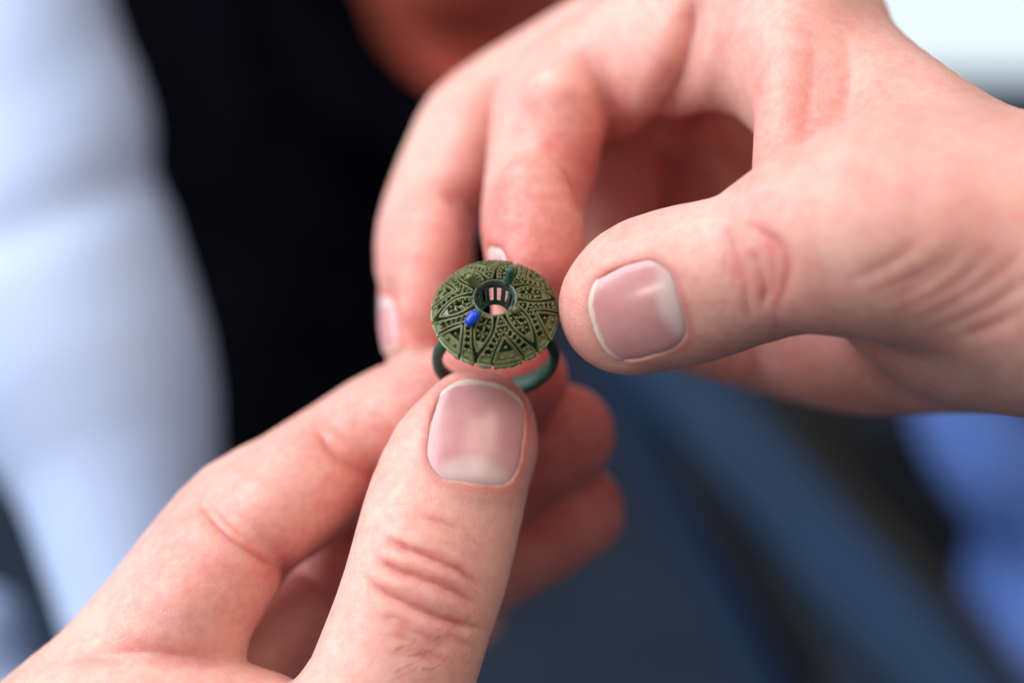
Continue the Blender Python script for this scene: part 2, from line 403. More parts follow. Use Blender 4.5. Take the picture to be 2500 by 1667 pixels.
class Nail:
    """curved plate: centre, lengthwise (to tip), crosswise and outward directions (mm)"""
    def __init__(s, c, L, T, length, width, Rt, Rl, lift=0.0):
        s.L = L / np.linalg.norm(L); s.T = T / np.linalg.norm(T)
        s.N = np.cross(s.T, s.L); s.N /= np.linalg.norm(s.N)
        if s.N[2] < 0: s.N = -s.N
        B = np.linalg.inv(np.stack([s.T, s.L, s.N], 1)); s.dT, s.dL = B[0], B[1]      # slightly skewed plate
        s.c = np.array(c, float); s.len = length; s.wid = width; s.Rt = Rt; s.Rl = Rl
    def h(s, t, l): return -t * t / (2 * s.Rt) - l * l / (2 * s.Rl)
    def foot(s, t, l):
        """<1 inside the nail outline"""
        x = np.abs(t) / (s.wid / 2); y = l / (s.len / 2)
        p = np.where(y > 0, 2.9, 3.4)
        th = np.arctan2(l, t); wobble = 1 + 0.008 * np.sin(5 * th + 1.0) + 0.006 * np.sin(11 * th + s.wid)
        return (x ** p + np.abs(y) ** p) ** (1 / p) * wobble
    def seat(s, V, flush, fold=0.26, sink=0.35):
        q = V - s.c; t = q @ s.dT; l = q @ s.dL; n = q @ s.N
        m = np.where((np.abs(t) < s.wid * 0.75) & (np.abs(l) < s.len * 0.8) & (n > -6.5) & (n < 6))[0]
        t, l, n = t[m], l[m], n[m]; f = s.foot(t, l); hh = s.h(t, l)
        rad = (f - 1) * s.wid / 2
        ins = np.clip(-rad / 0.75, 0, 1); ins = ins * ins * (3 - 2 * ins)
        tipw = np.clip((l / (s.len / 2) - 0.55) / 0.35, 0, 1)        # no fold at the free edge
        target_in = hh - sink
        fo = fold * (0.72 + 0.28 * np.sin(t * 0.9 + l * 0.6) - 0.25 * np.clip(-l / (s.len / 2), 0, 1) ** 4)
        target_rim = hh + fo * (1 - tipw) - 0.45 * tipw
        w_out = np.exp(-(np.maximum(rad, 0) / 1.9) ** 2)
        tgt = np.where(rad < 0, target_in * ins + target_rim * (1 - ins), target_rim)
        wgt = np.where(rad < 0, 1.0, w_out)
        V[m] += s.N * (wgt * (tgt - n))[:, None]
        flush[m] += 0.38 * np.exp(-((rad - 0.1) / 0.7) ** 2) * (1 - 0.6 * tipw)
        return V
    def soften(s, V, F, it=3):
        q = V - s.c; rad = (s.foot(q @ s.dT, q @ s.dL) - 1) * s.wid / 2
        w = np.exp(-((rad - 0.6) / 0.9) ** 2) * (np.abs(q @ s.N) < 7)
        return V + (laplace(V, F, it) - V) * w[:, None]
    def build(s, parent, name='fingernail', nt=40, nl=40, thick=0.38):
        vs, uv = [], []
        for j in range(nl + 1):
            for i in range(nt + 1):
                a = 2 * i / nt - 1; b = 2 * j / nl - 1
                p = 2.9 if b > 0 else 3.4
                k = max(abs(a), abs(b)) / max(1e-9, (abs(a) ** p + abs(b) ** p) ** (1 / p))
                th = math.atan2(b * s.len, a * s.wid); k /= 1 + 0.008 * math.sin(5 * th + 1.0) + 0.006 * math.sin(11 * th + s.wid)
                x, y = a * k, b * k                       # square -> rounded outline, a little uneven
                vs.append((x * s.wid / 2, y * s.len / 2))
                ym = max(1e-3, (1 - min(abs(x), 0.999) ** p) ** (1 / p)); uv.append(((x + 1) / 2, min(1, max(0, (y / max(ym, 0.6) + 1) / 2))))
        vs = np.array(vs); t, l = vs[:, 0], vs[:, 1]
        ft = s.foot(t, l); tipside = np.clip((l / (s.len / 2) - 0.35) / 0.4, 0, 1)
        edge = np.clip((ft - 0.84) / 0.16, 0, 1) ** 2 * (0.50 - 0.42 * tipside)
        top = s.c + np.outer(t, s.T) + np.outer(l, s.L) + np.outer(s.h(t, l) + 0.06 - edge, s.N)
        bot = top - s.N * thick
        n = len(top); V = np.vstack([top, bot]); F = []
        W = nt + 1
        for j in range(nl):
            for i in range(nt):
                a = j * W + i; F.append((a, a + 1, a + W + 1, a + W)); F.append((n + a, n + a + W, n + a + W + 1, n + a + 1))
        ring = [i for i in range(W)] + [j * W + nt for j in range(1, nl + 1)] + [nl * W + i for i in range(nt - 1, -1, -1)] + [j * W for j in range(nl - 1, 0, -1)]
        for k in range(len(ring)):
            a, b = ring[k], ring[(k + 1) % len(ring)]; F.append((a, n + a, n + b, b))
        if np.dot(np.cross(top[1] - top[0], top[W] - top[0]), s.N) < 0: F = [f[::-1] for f in F]
        o = mesh_obj(name, to_world(V), F, NAIL, origin=parent.location.copy() if parent else None)
        if parent: o.parent = parent; o.location = (0, 0, 0)
        ul = o.data.uv_layers.new(name='nail'); uvs = uv + uv
        for lp in o.data.loops: ul.data[lp.index].uv = uvs[lp.vertex_index]
        return o

def fit_nail(V, N, tip, base, s1, s2, ctr, width, grow=1.03):
    """lay a nail plate on the skin so that it follows the fingertip"""
    t_, b_, p1, p2, c = on_skin(V, N, [tip, base, s1, s2, ctr])
    L = t_ - b_; T = p2 - p1; nl = Nail(c, L, T, np.linalg.norm(L) * grow, width, 11.5, 52.0)
    sag = max(0.05, (c - (p1 + p2) / 2) @ nl.N); half = np.linalg.norm(T) / 2
    nl.Rt = float(np.clip(half * half / (2 * sag), 8.5, 14.0))
    mid = (t_ + b_) / 2; mid2 = (p1 + p2) / 2
    sh = ((mid - c) @ nl.dL) * nl.L + ((mid2 - c) @ nl.dT) * nl.T
    nl.c = c + sh + nl.N * 0.25
    return nl

def make_hand(name, palm, fingers, box, vox, kpalm=9.0, kf=0.7, finish=None):
    def fun(p):
        d = None
        for t in palm:
            q = t.d(p); d = q if d is None else smin(d, q, kpalm)
        g = None
        for t in fingers:
            q = t.d(p); g = q if g is None else smin(g, q, kf)
        return smin(d, g, kpalm)
    V, F = surface(fun, box[0], box[1], vox)
    V = laplace(V, F, 5)
    N = vnormals(V, F); flush = np.zeros(len(V))
    V += N * (soft_noise(V, 16.0, 3) * 0.16)[:, None]
    flush += 0.13 * soft_noise(V, 20.0, 5) + 0.08 * soft_noise(V, 7.0, 9) + 0.11
    V, flush, nails = finish(V, F, N, flush)
    # origin: centre of the hand
    org = Vector(to_world(V.mean(0)[None])[0])
    o = mesh_obj(name, to_world(V), F, SKIN, origin=org)
    at = o.data.attributes.new('flush', 'FLOAT', 'POINT'); at.data.foreach_set('value', np.clip(flush, 0, 1).astype(np.float32))
    for nl in nails: nl.build(o)
    return o, V, N, F

def hairs(parent, items, V, N, name='hair'):
    """each: list of px points lying just above the skin -> one thin tapered strand"""
    for pts, r in items:
        line = on_skin(V, N, resample(pts, 9))
        if len(line) < 4: continue
        k = len(line); lift = np.sin(np.linspace(0.05, 2.4, k)) * 0.7 + 0.02
        line = line + np.array([0, 0, 1.0]) * lift[:, None]
        vs, fs = [], []
        for i in range(k):
            tn = line[min(i + 1, k - 1)] - line[max(i - 1, 0)]; tn /= np.linalg.norm(tn)
            a = np.cross(tn, [0, 0, 1.0]); a /= np.linalg.norm(a); b = np.cross(tn, a)
            rr = r * (1 - 0.75 * i / (k - 1))
            for j in range(4): vs.append(line[i] + rr * (a * math.cos(j * math.pi / 2) + b * math.sin(j * math.pi / 2)))
        for i in range(k - 1):
            for j in range(4): fs.append((i * 4 + j, i * 4 + (j + 1) % 4, i * 4 + 4 + (j + 1) % 4, i * 4 + 4 + j))
        o = mesh_obj(name, to_world(vs), fs, HAIR, origin=parent.location.copy()); o.parent = parent; o.location = (0, 0, 0)

# ------------------------------------------------------------------ hand that holds the shank
def flush_shade(V, flush, px, py, w, rad, amt):
    d = np.linalg.norm(V - P(px, py, w), axis=1); flush += amt * np.exp(-(d / rad) ** 2)

lh_thumb = Tube([(1163, 1048, 146, -10), (1150, 1085, 166, -9.3), (1118, 1141, 181, -8.5), (1088, 1231, 192, -7), (1061, 1332, 196, -4.5), (1041, 1407, 197, -2.5), (1008, 1507, 196, -1), (953, 1667, 203, 1), (900, 1820, 216, 2), (820, 2010, 250, 0)], f=0.82, n=(0.18, 0.05, 1))
lh_index = Tube([(1275, 925, 112, -29), (1215, 945, 130, -29), (1121, 976, 139, -28.5), (974, 1032, 147, -28), (839, 1120, 152, -27), (714, 1203, 157, -24), (599, 1272, 165, -20), (484, 1420, 178, -16), (347, 1611, 192, -13), (200, 1800, 220, -12), (90, 1960, 260, -14)])
lh_mid = Tube([(1378, 1062, 124, -38), (1320, 1085, 138, -39), (1200, 1150, 144, -41), (1000, 1280, 148, -43), (800, 1440, 156, -44), (600, 1640, 170, -38), (400, 1850, 200, -32), (280, 2000, 240, -30)])
lh_ring = Tube([(1408, 1248, 118, -46), (1330, 1295, 124, -48), (1150, 1390, 130, -52), (950, 1510, 140, -56), (760, 1680, 155, -54), (560, 1900, 190, -46), (450, 2050, 230, -42)])
lh_little = Tube([(1140, 1500, 92, -60), (1060, 1555, 108, -61), (920, 1680, 118, -62), (760, 1880, 140, -60), (650, 2050, 180, -54)])
lh_index = Finger(lh_index, [Tube([(898, 1066, 118, -22), (980, 1032, 124, -22), (1090, 992, 118, -23.5), (1180, 962, 105, -26)]),
                             Tube([(802, 1152, 127, -19.5), (740, 1196, 134, -17), (664, 1256, 133, -14)]),
                             Tube([(542, 1392, 145, -10), (470, 1480, 156, -7), (405, 1540, 148, -6.5)])])
lh_mid = Finger(lh_mid, [Tube([(850, 1400, 120, -38), (960, 1310, 122, -38)]), Tube([(730, 1520, 130, -35), (620, 1640, 140, -31)])])
lh_heel = Tube([(140, 1790, 150, -5), (300, 1752, 140, -1.5), (450, 1752, 132, -1.5), (600, 1800, 140, -3)])
lh_palm = [Tube([(90, 1960, 250, -14), (-40, 2180, 300, -18), (-150, 2420, 320, -20)]),
           Tube([(280, 2000, 240, -30), (150, 2250, 300, -26)]),
           Tube([(450, 2050, 230, -44), (300, 2300, 300, -34)]),
           Tube([(820, 2010, 250, 0), (640, 2180, 300, -4), (380, 2350, 330, -12), (150, 2500, 340, -16)]),
           Tube([(220, 1790, 170, -3), (420, 1790, 168, -2), (600, 1850, 180, -4), (800, 1990, 220, -2)])]

def finish_left(V, F, N, flush):
    c = P(1160, 1060, 0)
    # thumb nail
    nail = fit_nail(V, N, (1174, 942), (1138, 1172), (1048, 1040), (1278, 1076), (1160, 1056), 15.1, 1.10)
    for pts, dp in [([(925, 1300), (955, 1318), (990, 1336), (1050, 1358), (1125, 1393), (1165, 1428), (1195, 1450)], 0.78),
                    ([(895, 1340), (915, 1358), (950, 1384), (1005, 1403), (1080, 1430), (1150, 1468), (1185, 1490)], 0.62),
                    ([(870, 1392), (900, 1420), (950, 1452), (1025, 1487), (1090, 1514), (1150, 1532), (1195, 1532)], 0.90)]:
        V = crease(V, N, pts, dp, 0.34, 0.20, 1.1, flush=flush, fl=0.36, bulge=0.14, wob=0.07)
    for pts in [[(940, 1262), (1040, 1268), (1110, 1282), (1190, 1322)], [(960, 1288), (1060, 1293), (1140, 1318), (1210, 1362)], [(1010, 1312), (1090, 1330), (1170, 1370), (1205, 1400)],
                [(925, 1500), (1010, 1546), (1090, 1562), (1150, 1568)], [(935, 1545), (1030, 1572), (1110, 1578)], [(930, 1590), (1000, 1602), (1100, 1604)]]:
        V = crease(V, N, pts, 0.10, 0.5, 0.05, 1.2, flush=flush, fl=0.07, wob=0.06)
    rs = np.random.RandomState(5)
    for k in range(16):
        x, y = 915 + rs.rand() * 200, 1255 + rs.rand() * 330; ln = 50 + rs.rand() * 90; sl = 0.30 + 0.25 * rs.rand()
        V = crease(V, N, [(x, y), (x + ln * 0.5, y + ln * sl * 0.45), (x + ln, y + ln * sl)], 0.10 + 0.12 * rs.rand(), 0.36, 0.0, 1.0, flush=flush, fl=0.10, wob=0.10)
    # finger-joint furrows on the index finger
    V = crease(V, N, [(765, 1015), (780, 1048), (813, 1095), (855, 1131), (897, 1160), (930, 1190)], 0.5, 0.6, 0.5, 1.8, flush=flush, fl=0.2, wr=(-60, -9))
    V = crease(V, N, [(478, 1208), (500, 1241), (563, 1303), (625, 1350), (677, 1385), (710, 1420)], 0.6, 0.55, 0.5, 1.8, flush=flush, fl=0.2, wr=(-60, -2))
    V = crease(V, N, [(515, 1228), (560, 1272), (610, 1314), (670, 1352)], 0.25, 0.5, 0.1, 1.2, flush=flush, fl=0.08, wr=(-60, -4))
    V = crease(V, N, [(150, 1620), (193, 1605), (323, 1590), (443, 1599), (542, 1616), (600, 1640)], 0.4, 0.8, 0.4, 2.0, flush=flush, fl=0.22)
    N = vnormals(V, F)
    V = nail.seat(V, flush); V = nail.soften(V, F)
    for a_, amt, rad in [((1163, 1000, -8), 0.30, 9), ((1240, 940, -25), 0.45, 14), ((1360, 1080, -34), 0.42, 22), ((1360, 1270, -44), 0.42, 24), ((800, 1450, -38), 0.4, 18),  # redness of tips and pads; also colours in shade on the curled fingers
                         ((740, 1270, -14), 0.30, 11), ((590, 1470, -6), 0.26, 12), ((880, 1130, -18), 0.34, 9), ((660, 1390, -14), 0.30, 8), ((1100, 1400, 6), 0.16, 9), ((1090, 1590, 8), 0.12, 8)]:
        flush_shade(V, flush, *a_, rad, amt)
    return V, flush, [nail]
LO = np.min([P(-260, 2200, -10), P(-260, 2200, -90)], 0); 
hand_l, VL, NL, FL = make_hand('hand', lh_palm, [lh_thumb, lh_index, lh_mid, lh_ring, lh_little, lh_heel],
    ((-88, -82, -78), (24, 4, 22)), 0.36, finish=finish_left)
tag(hand_l, 'hand at lower left pinching the ring shank between thumb and forefinger', 'hand')
hairs(hand_l, [([(962, 1640), (1000, 1620), (1030, 1605), (1044, 1580)], 0.036), ([(995, 1600), (1030, 1592), (1060, 1582), (1080, 1571)], 0.036),
               ([(1030, 1632), (1060, 1628), (1085, 1610), (1100, 1582)], 0.036), ([(1000, 1658), (1035, 1657), (1060, 1652), (1080, 1638)], 0.032),
               ([(950, 1662), (985, 1645), (1015, 1628), (1040, 1592)], 0.032), ([(965, 1585), (990, 1574), (1030, 1565)], 0.036),
               ([(1060, 1560), (1075, 1552), (1100, 1548), (1120, 1550)], 0.026)], VL, NL)

rs = np.random.RandomState(12); fine = []
for k in range(26):
    x, y = 880 + rs.rand() * 270, 1500 + rs.rand() * 160; a = -0.25 - 0.8 * rs.rand(); ln = 25 + rs.rand() * 35
    fine.append(([(x, y), (x + ln * 0.5 * math.cos(a), y + ln * 0.5 * math.sin(a)), (x + ln * math.cos(a * 1.3), y + ln * math.sin(a * 1.3))], 0.011 + 0.008 * rs.rand()))
hairs(hand_l, fine, VL, NL)

# ------------------------------------------------------------------ hand that steadies the head
rh_thumb = Tube([(1528, 748, 166, 0), (1556, 735, 182, 0), (1600, 715, 193, 0.5), (1700, 690, 196, 2.5), (1807, 659, 189, 5), (1892, 617, 184, 8), (1985, 585, 196, 11), (2110, 560, 228, 13)], f=0.84, n=(0.05, -0.1, 1))
rh_index = Tube([(1285, 740, 92, -16), (1295, 680, 108, -18), (1301, 603, 121, -21), (1297, 551, 125, -24), (1306, 480, 129, -28.5), (1322, 402, 135, -33), (1333, 321, 138, -36), (1352, 255, 143, -37), (1420, 205, 152, -36), (1534, 145, 160, -34), (1660, 70, 172, -32), (1800, 0, 190, -29)])
rh_mid = Tube([(1025, 905, 84, -34), (1030, 850, 94, -36), (1035, 760, 107, -39), (1036, 643, 119, -43), (1042, 560, 121, -47), (1075, 465, 123, -51), (1115, 380, 126, -54), (1150, 308, 124, -55), (1230, 250, 128, -55), (1400, 160, 140, -54), (1600, 60, 160, -52), (1800, -20, 190, -48)])
rh_ring = Tube([(1500, 640, 100, -52), (1490, 560, 112, -58), (1500, 450, 122, -64), (1530, 340, 128, -68), (1620, 240, 140, -66), (1780, 120, 165, -60)])
rh_little = Tube([(1690, 660, 100, -58), (1680, 570, 110, -66), (1690, 460, 118, -72), (1760, 340, 135, -74), (1890, 220, 165, -68)])
rh_index = Finger(rh_index, [Tube([(1308, 470, 97, -17.5), (1315, 550, 110, -16.5), (1308, 640, 108, -15)]),
                             Tube([(1380, 245, 98, -28), (1384, 320, 94, -28), (1368, 395, 86, -28.5)]),
                             Tube([(1520, 215, 100, -34), (1590, 180, 122, -29), (1660, 130, 128, -26)])], k=2.7)
rh_mid = Finger(rh_mid, [Tube([(1060, 582, 94, -40), (1052, 660, 100, -37), (1045, 760, 96, -35)]),
                         Tube([(1150, 350, 98, -49), (1120, 430, 94, -47)])])
rh_palm = [Tube([(1790, 10, 178, -29), (1945, 158, 190, -19), (2100, 272, 206, -11), (2262, 432, 246, -2), (2440, 575, 296, 5), (2700, 650, 350, 10), (3000, 700, 370, 14)]),
           Tube([(2050, 580, 205, 12), (2170, 560, 245, 13), (2300, 560, 275, 14), (2450, 600, 280, 14), (2700, 650, 330, 14)]),
           Tube([(1800, 0, 190, -50), (1980, 260, 220, -54), (2180, 480, 260, -40), (2450, 640, 300, -22), (2700, 680, 340, -8)]),
           Tube([(1880, 220, 190, -70), (2020, 480, 210, -66), (2200, 640, 230, -52), (2450, 690, 270, -38)]),
           Tube([(1690, 790, 120, -46), (1820, 795, 152, -48), (1950, 788, 188, -48), (2130, 784, 230, -36), (2340, 756, 242, -20), (2600, 706, 262, -8), (2900, 690, 300, -2)]),
           Tube([(2140, 690, 140, -8), (2250, 735, 185, -5), (2380, 752, 212, -3), (2520, 745, 222, -1), (2720, 720, 265, 2)]),
           Tube([(1800, 560, 140, -74), (1900, 700, 180, -64), (2100, 740, 220, -54)]),
           Tube([(2045, 60, 122, -25), (2040, 200, 120, -17), (2015, 330, 105, -8), (2020, 440, 112, 0), (2080, 540, 140, 6)])]
WEB = Tube([(1955, -40, 66, -13), (1945, 80, 64, -9), (1930, 200, 62, -5), (1915, 320, 58, 0), (1925, 420, 62, 4), (1975, 510, 90, 8)])

def finish_right(V, F, N, flush):
    nail = fit_nail(V, N, (1452, 788), (1654, 724), (1524, 654), (1590, 864), (1556, 757), 14.6, 1.06)
    # knuckle whorl
    for pts, dp in [([(1790, 545), (1850, 562), (1909, 604), (1926, 654), (1909, 729), (1880, 770)], 0.30), ([(1835, 600), (1844, 633), (1862, 684), (1869, 720), (1852, 768)], 0.36),
                    ([(1755, 550), (1773, 574), (1790, 624), (1805, 657), (1812, 690)], 0.30), ([(1795, 640), (1815, 690), (1825, 740), (1830, 790)], 0.18), ([(1870, 560), (1885, 620), (1890, 690), (1880, 740)], 0.14)]:
        V = crease(V, N, pts, dp, 0.6, 0.12, 1.4, flush=flush, fl=0.22, wob=0.05)
    rs = np.random.RandomState(8)
    for k in range(7):
        x, y = 1760 + rs.rand() * 150, 550 + rs.rand() * 180; ln = 40 + rs.rand() * 70; sl = (rs.rand() - 0.35) * 0.5
        V = crease(V, N, [(x, y), (x + ln * sl * 0.6, y + ln * 0.5), (x + ln * sl, y + ln)], 0.05 + 0.06 * rs.rand(), 0.38, 0.0, 1.0, flush=flush, fl=0.12, wob=0.10)
    # puckered skin over the ball of the thumb
    for pts in [[(2050, 690), (2120, 672), (2200, 630), (2260, 570)], [(2083, 726), (2170, 704), (2270, 657), (2340, 580)], [(2120, 748), (2230, 712), (2318, 650), (2385, 560)], [(2160, 772), (2290, 722), (2390, 650), (2460, 560)],
                [(2200, 797), (2330, 745), (2440, 670), (2530, 580)], [(2240, 820), (2370, 775), (2470, 715), (2580, 630)], [(2300, 838), (2420, 800), (2540, 730)]]:
        V = crease(V, N, pts, 0.22, 0.9, 0.30, 1.6, flush=flush, fl=0.05, taper=0.4, wob=0.06)
    # finger furrows
    V = crease(V, N, [(1405, 118), (1425, 143), (1460, 189), (1474, 247), (1480, 300)], 0.4, 0.7, 0.4, 1.8, flush=flush, fl=0.2, wr=(-60, -10))
    V = crease(V, N, [(1318, 340), (1339, 356), (1378, 398), (1405, 450), (1418, 505), (1424, 540)], 0.5, 0.8, 0.5, 1.8, flush=flush, fl=0.3, wr=(-60, -10))
    V = crease(V, N, [(1070, 474), (1104, 488), (1133, 516), (1150, 562), (1158, 590)], 0.4, 0.7, 0.4, 1.8, flush=flush, fl=0.2, wr=(-80, -20))
    V = crease(V, N, [(1690, -20), (1688, 20), (1681, 100), (1661, 181), (1627, 268), (1580, 322), (1520, 360)], 0.9, 0.9, 1.2, 2.6, flush=flush, fl=0.25, taper=0.15, bulge=0.3)
    V = crease(V, N, [(1990, 40), (1985, 140), (1980, 221), (1960, 320), (1930, 392), (1895, 440)], 0.25, 1.0, 0.5, 2.4, flush=flush, fl=0.15)
    V = crease(V, N, [(2060, 60), (2075, 170), (2060, 270), (2015, 350)], 0.3, 1.2, 0.5, 2.6, flush=flush, fl=0.06)
    N = vnormals(V, F)
    V = nail.seat(V, flush); V = nail.soften(V, F)
    # nails of the two fingers seen almost edge-on
    n2 = Nail(P(1222, 668, -13.2), P(1230, 740, -12) - P(1215, 600, -14.5), P(1250, 668, -9.5) - P(1200, 668, -18), 9.5, 9.0, 7.0, 30)
    n3 = Nail(P(950, 790, -36), P(957, 880, -33) - P(946, 700, -38.5), P(975, 790, -32) - P(930, 790, -41), 11.0, 9.5, 7.0, 30)
    nn = []
    for nl in (n2, n3):
        nl.N = nl.N if nl.N[0] < 0 else -nl.N
        q = V - nl.c; r = np.linalg.norm(q - np.outer(q @ nl.N, nl.N), axis=1)
        m = (r < 1.2) & (np.abs(q @ nl.N) < 9)
        if m.any():
            nl.c = nl.c + nl.N * (np.max((q @ nl.N)[m]) + 0.1); V = nl.seat(V, flush, 0.4, 0.3); nn.append(nl)
    for a_, amt, rad in [((1385, 745, 0), 0.42, 8), ((1300, 620, -16), 0.42, 14), ((1060, 750, -34), 0.42, 16), ((1440, 400, -27), 0.42, 10), ((1470, 300, -30), 0.30, 11), ((1150, 470, -44), 0.32, 9), ((1330, 560, -14), 0.20, 12), ((1840, 660, 14), 0.18, 10), ((2180, 430, 15), 0.14, 18), ((1900, 280, 2), 0.28, 14),
                         ((1600, 420, -60), 0.45, 28), ((2000, 900, -34), 0.30, 30)]:
        flush_shade(V, flush, *a_, rad, amt)
    return V, flush, [nail] + nn
hand_r, VR, NR, FR = make_hand('hand', rh_palm, [rh_thumb, rh_index, rh_mid, rh_ring, rh_little, WEB],
    ((-26, -26, -112), (104, 66, 42)), 0.42, finish=finish_right)
tag(hand_r, 'hand reaching in from the right with thumb and fingertips around the ring head', 'hand')

# ------------------------------------------------------------------ the ring
TAU = math.radians(34)
RC = P(1209, 761, 0)
ax_a = np.array([0, math.sin(TAU), math.cos(TAU)]); ax_1 = np.array([1.0, 0, 0]); ax_2 = np.cross(ax_a, ax_1)
ring = bpy.data.objects.new('ring', None); C.objects.link(ring); ring.empty_display_size = 0.01
base = RC - ax_a * 22.0
M3 = np.stack([ax_1, ax_2, ax_a])                          # rows in uvw
Mw = M3 @ ROT                                              # rows in world
ring.matrix_world = Matrix.Translation(Vector(to_world(base[None])[0])) @ Matrix([list(r) for r in Mw]).transposed().to_4x4()
tag(ring, 'green wax filigree ring with domed head and one blue drop, held between the fingers', 'ring')
Z0 = 22.0                                                  # head equator above the ring's base

def rpart(name, verts, faces, material, parent=None, smooth=False):
    v = np.asarray(verts, float).copy(); v[:, 2] += Z0
    return mesh_obj(name, v * MM, faces, material, parent=parent or ring, smooth=smooth, world_space=False)

RH, HH, R0 = 9.5, 4.0, 3.05
def dome(xy, off=0.0):
    xy = np.asarray(xy, float); r = np.linalg.norm(xy, axis=-1)
    rr = np.clip(r / RH, 0, 1.0)
    z = HH * (1 - rr ** 2.8)
    sl = HH * 2.8 / RH * rr ** 1.8 / np.maximum(r, 1e-6)
    n = np.stack([xy[..., 0] * sl, xy[..., 1] * sl, np.ones_like(z)], -1); n /= np.linalg.norm(n, axis=-1, keepdims=True)
    return np.concatenate([xy, z[..., None]], -1) + n * off, n

class Geo:
    def __init__(s): s.v = []; s.f = []
    def add(s, v, f):
        o = len(s.v); s.v += [list(map(float, q)) for q in v]; s.f += [tuple(i + o for i in q) for q in f]
    def wall(s, pts, width, top=0.12, bot=-1.25, closed=False):
        """a little wall that follows a line drawn on the dome, chamfered on top"""
        pts = np.asarray(pts, float); n = len(pts)
        if closed: tg = np.roll(pts, -1, 0) - np.roll(pts, 1, 0)
        else: tg = np.gradient(pts, axis=0)
        tg /= np.maximum(np.linalg.norm(tg, axis=1, keepdims=True), 1e-9); sd = np.stack([-tg[:, 1], tg[:, 0]], 1)
        h = width / 2; rows = []
        for o, z in ((-h, bot), (-h, top - 0.10), (-h * 0.55, top), (h * 0.55, top), (h, top - 0.10), (h, bot)):
            jig = np.random.randn(n) * 0.012
            c, _ = dome(pts + sd * o, 0); _, nn = dome(pts, 0); rows.append(c + nn * (z + jig)[:, None] if np.ndim(z) == 0 else c)
        v = np.stack(rows, 1).reshape(-1, 3); f = []
        for i in range(n if closed else n - 1):
            a = i * 6; b = ((i + 1) % n) * 6
            for j in range(6): f.append((a + j, b + j, b + (j + 1) % 6, a + (j + 1) % 6))
        if not closed: f += [tuple(range(5, -1, -1)), tuple((n - 1) * 6 + j for j in range(6))]
        s.add(v, f)
    def bead(s, xy, r, off=0.0):
        c, n = dome(np.array(xy)[None], off); c = c[0]; n = n[0]
        a = np.cross(n, [1, 0, 0.3]); a /= np.linalg.norm(a); b = np.cross(n, a)
        v = []; f = []; m = 8
        for k, (rr, z) in enumerate(((1.0, -0.55), (1.0, 0.0), (0.78, 0.55), (0.36, 0.86))):
            for j in range(m):
                t = 2 * math.pi * j / m; v.append(c + r * (rr * (a * math.cos(t) + b * math.sin(t)) + n * z))
        v.append(c + n * r * 0.95)
        for k in range(3):
            for j in range(m): f.append((k * m + j, k * m + (j + 1) % m, k * m + m + (j + 1) % m, k * m + m + j))
        for j in range(m): f.append((3 * m + j, 3 * m + (j + 1) % m, 4 * m))
        s.add(v, f)
    def plate(s, A, B, top=-0.18, bot=-0.72):
        """strip between two lines on the dome"""
        A = np.asarray(A, float); B = np.asarray(B, float); n = len(A)
        r = [dome(A, top)[0], dome(B, top)[0], dome(B, bot)[0], dome(A, bot)[0]]
        v = np.stack(r, 1).reshape(-1, 3); f = []
        for i in range(n - 1):
            a = i * 4; b = a + 4
            for j in range(4): f.append((a + j, b + j, b + (j + 1) % 4, a + (j + 1) % 4))
        f += [(3, 2, 1, 0), tuple((n - 1) * 4 + j for j in range(4))]
        s.add(v, f)

def pol(r, deg): return np.array([r * math.cos(math.radians(deg)), r * math.sin(math.radians(deg))])
def bez(pts, n):
    """smooth polyline through polar points (r, deg)"""
    q = catmull([[r, d, 0, 0] for r, d in pts], 0.25)[:, :2]
    L = np.r_[0, np.cumsum(np.linalg.norm(np.diff(q * [1, 0.1], axis=0), axis=1))]; t = np.linspace(0, L[-1], n)
    q = np.stack([np.interp(t, L, q[:, k]) for k in (0, 1)], 1)
    return np.stack([q[:, 0] * np.cos(np.radians(q[:, 1])), q[:, 0] * np.sin(np.radians(q[:, 1]))], 1)
def lerp(A, B, t): return A + (B - A) * t

def petal(th):
    g = Geo(); n = 26
    x = np.linspace(3.35, 8.35, n); u = (x - 3.35) / 5.0
    hw = 1.20 * np.sin(math.pi * np.clip(0.15 + 0.85 * u, 0, 1)) ** 0.85
    hw[-1] = 0.02
    c, s_ = math.cos(math.radians(th)), math.sin(math.radians(th)); Rm = np.array([[c, s_], [-s_, c]])
    Lf = np.stack([x, hw], 1) @ Rm; Rt = np.stack([x, -hw], 1) @ Rm
    g.wall(Lf, 0.34, 0.16); g.wall(Rt, 0.34, 0.16)
    for i0, i1 in ((0, 2), (7, 8), (13, 14)):
        g.plate(lerp(Lf[i0:i1 + 1], Rt[i0:i1 + 1], 0.1), lerp(Lf[i0:i1 + 1], Rt[i0:i1 + 1], 0.9))
    g.plate(lerp(Lf[19:], Rt[19:], 0.05), lerp(Lf[19:], Rt[19:], 0.95), -0.02)
    mid = lerp(Lf, Rt, 0.5); g.plate(lerp(Lf, Rt, 0.44)[2:20], lerp(Lf, Rt, 0.56)[2:20], -0.30)
    for i, ks in ((2, (0.3, 0.7)), (5, (0.16, 0.84)), (7, (0.5,)), (9, (0.18, 0.82)), (12, (0.45,)), (13, (0.2, 0.8)), (16, (0.32, 0.68))):
        for k in ks: g.bead(lerp(Lf[i], Rt[i], k) + np.random.randn(2) * 0.03, 0.225 + random.random() * 0.04, 0.05)
    return rpart('petal', g.v, g.f, WAX)

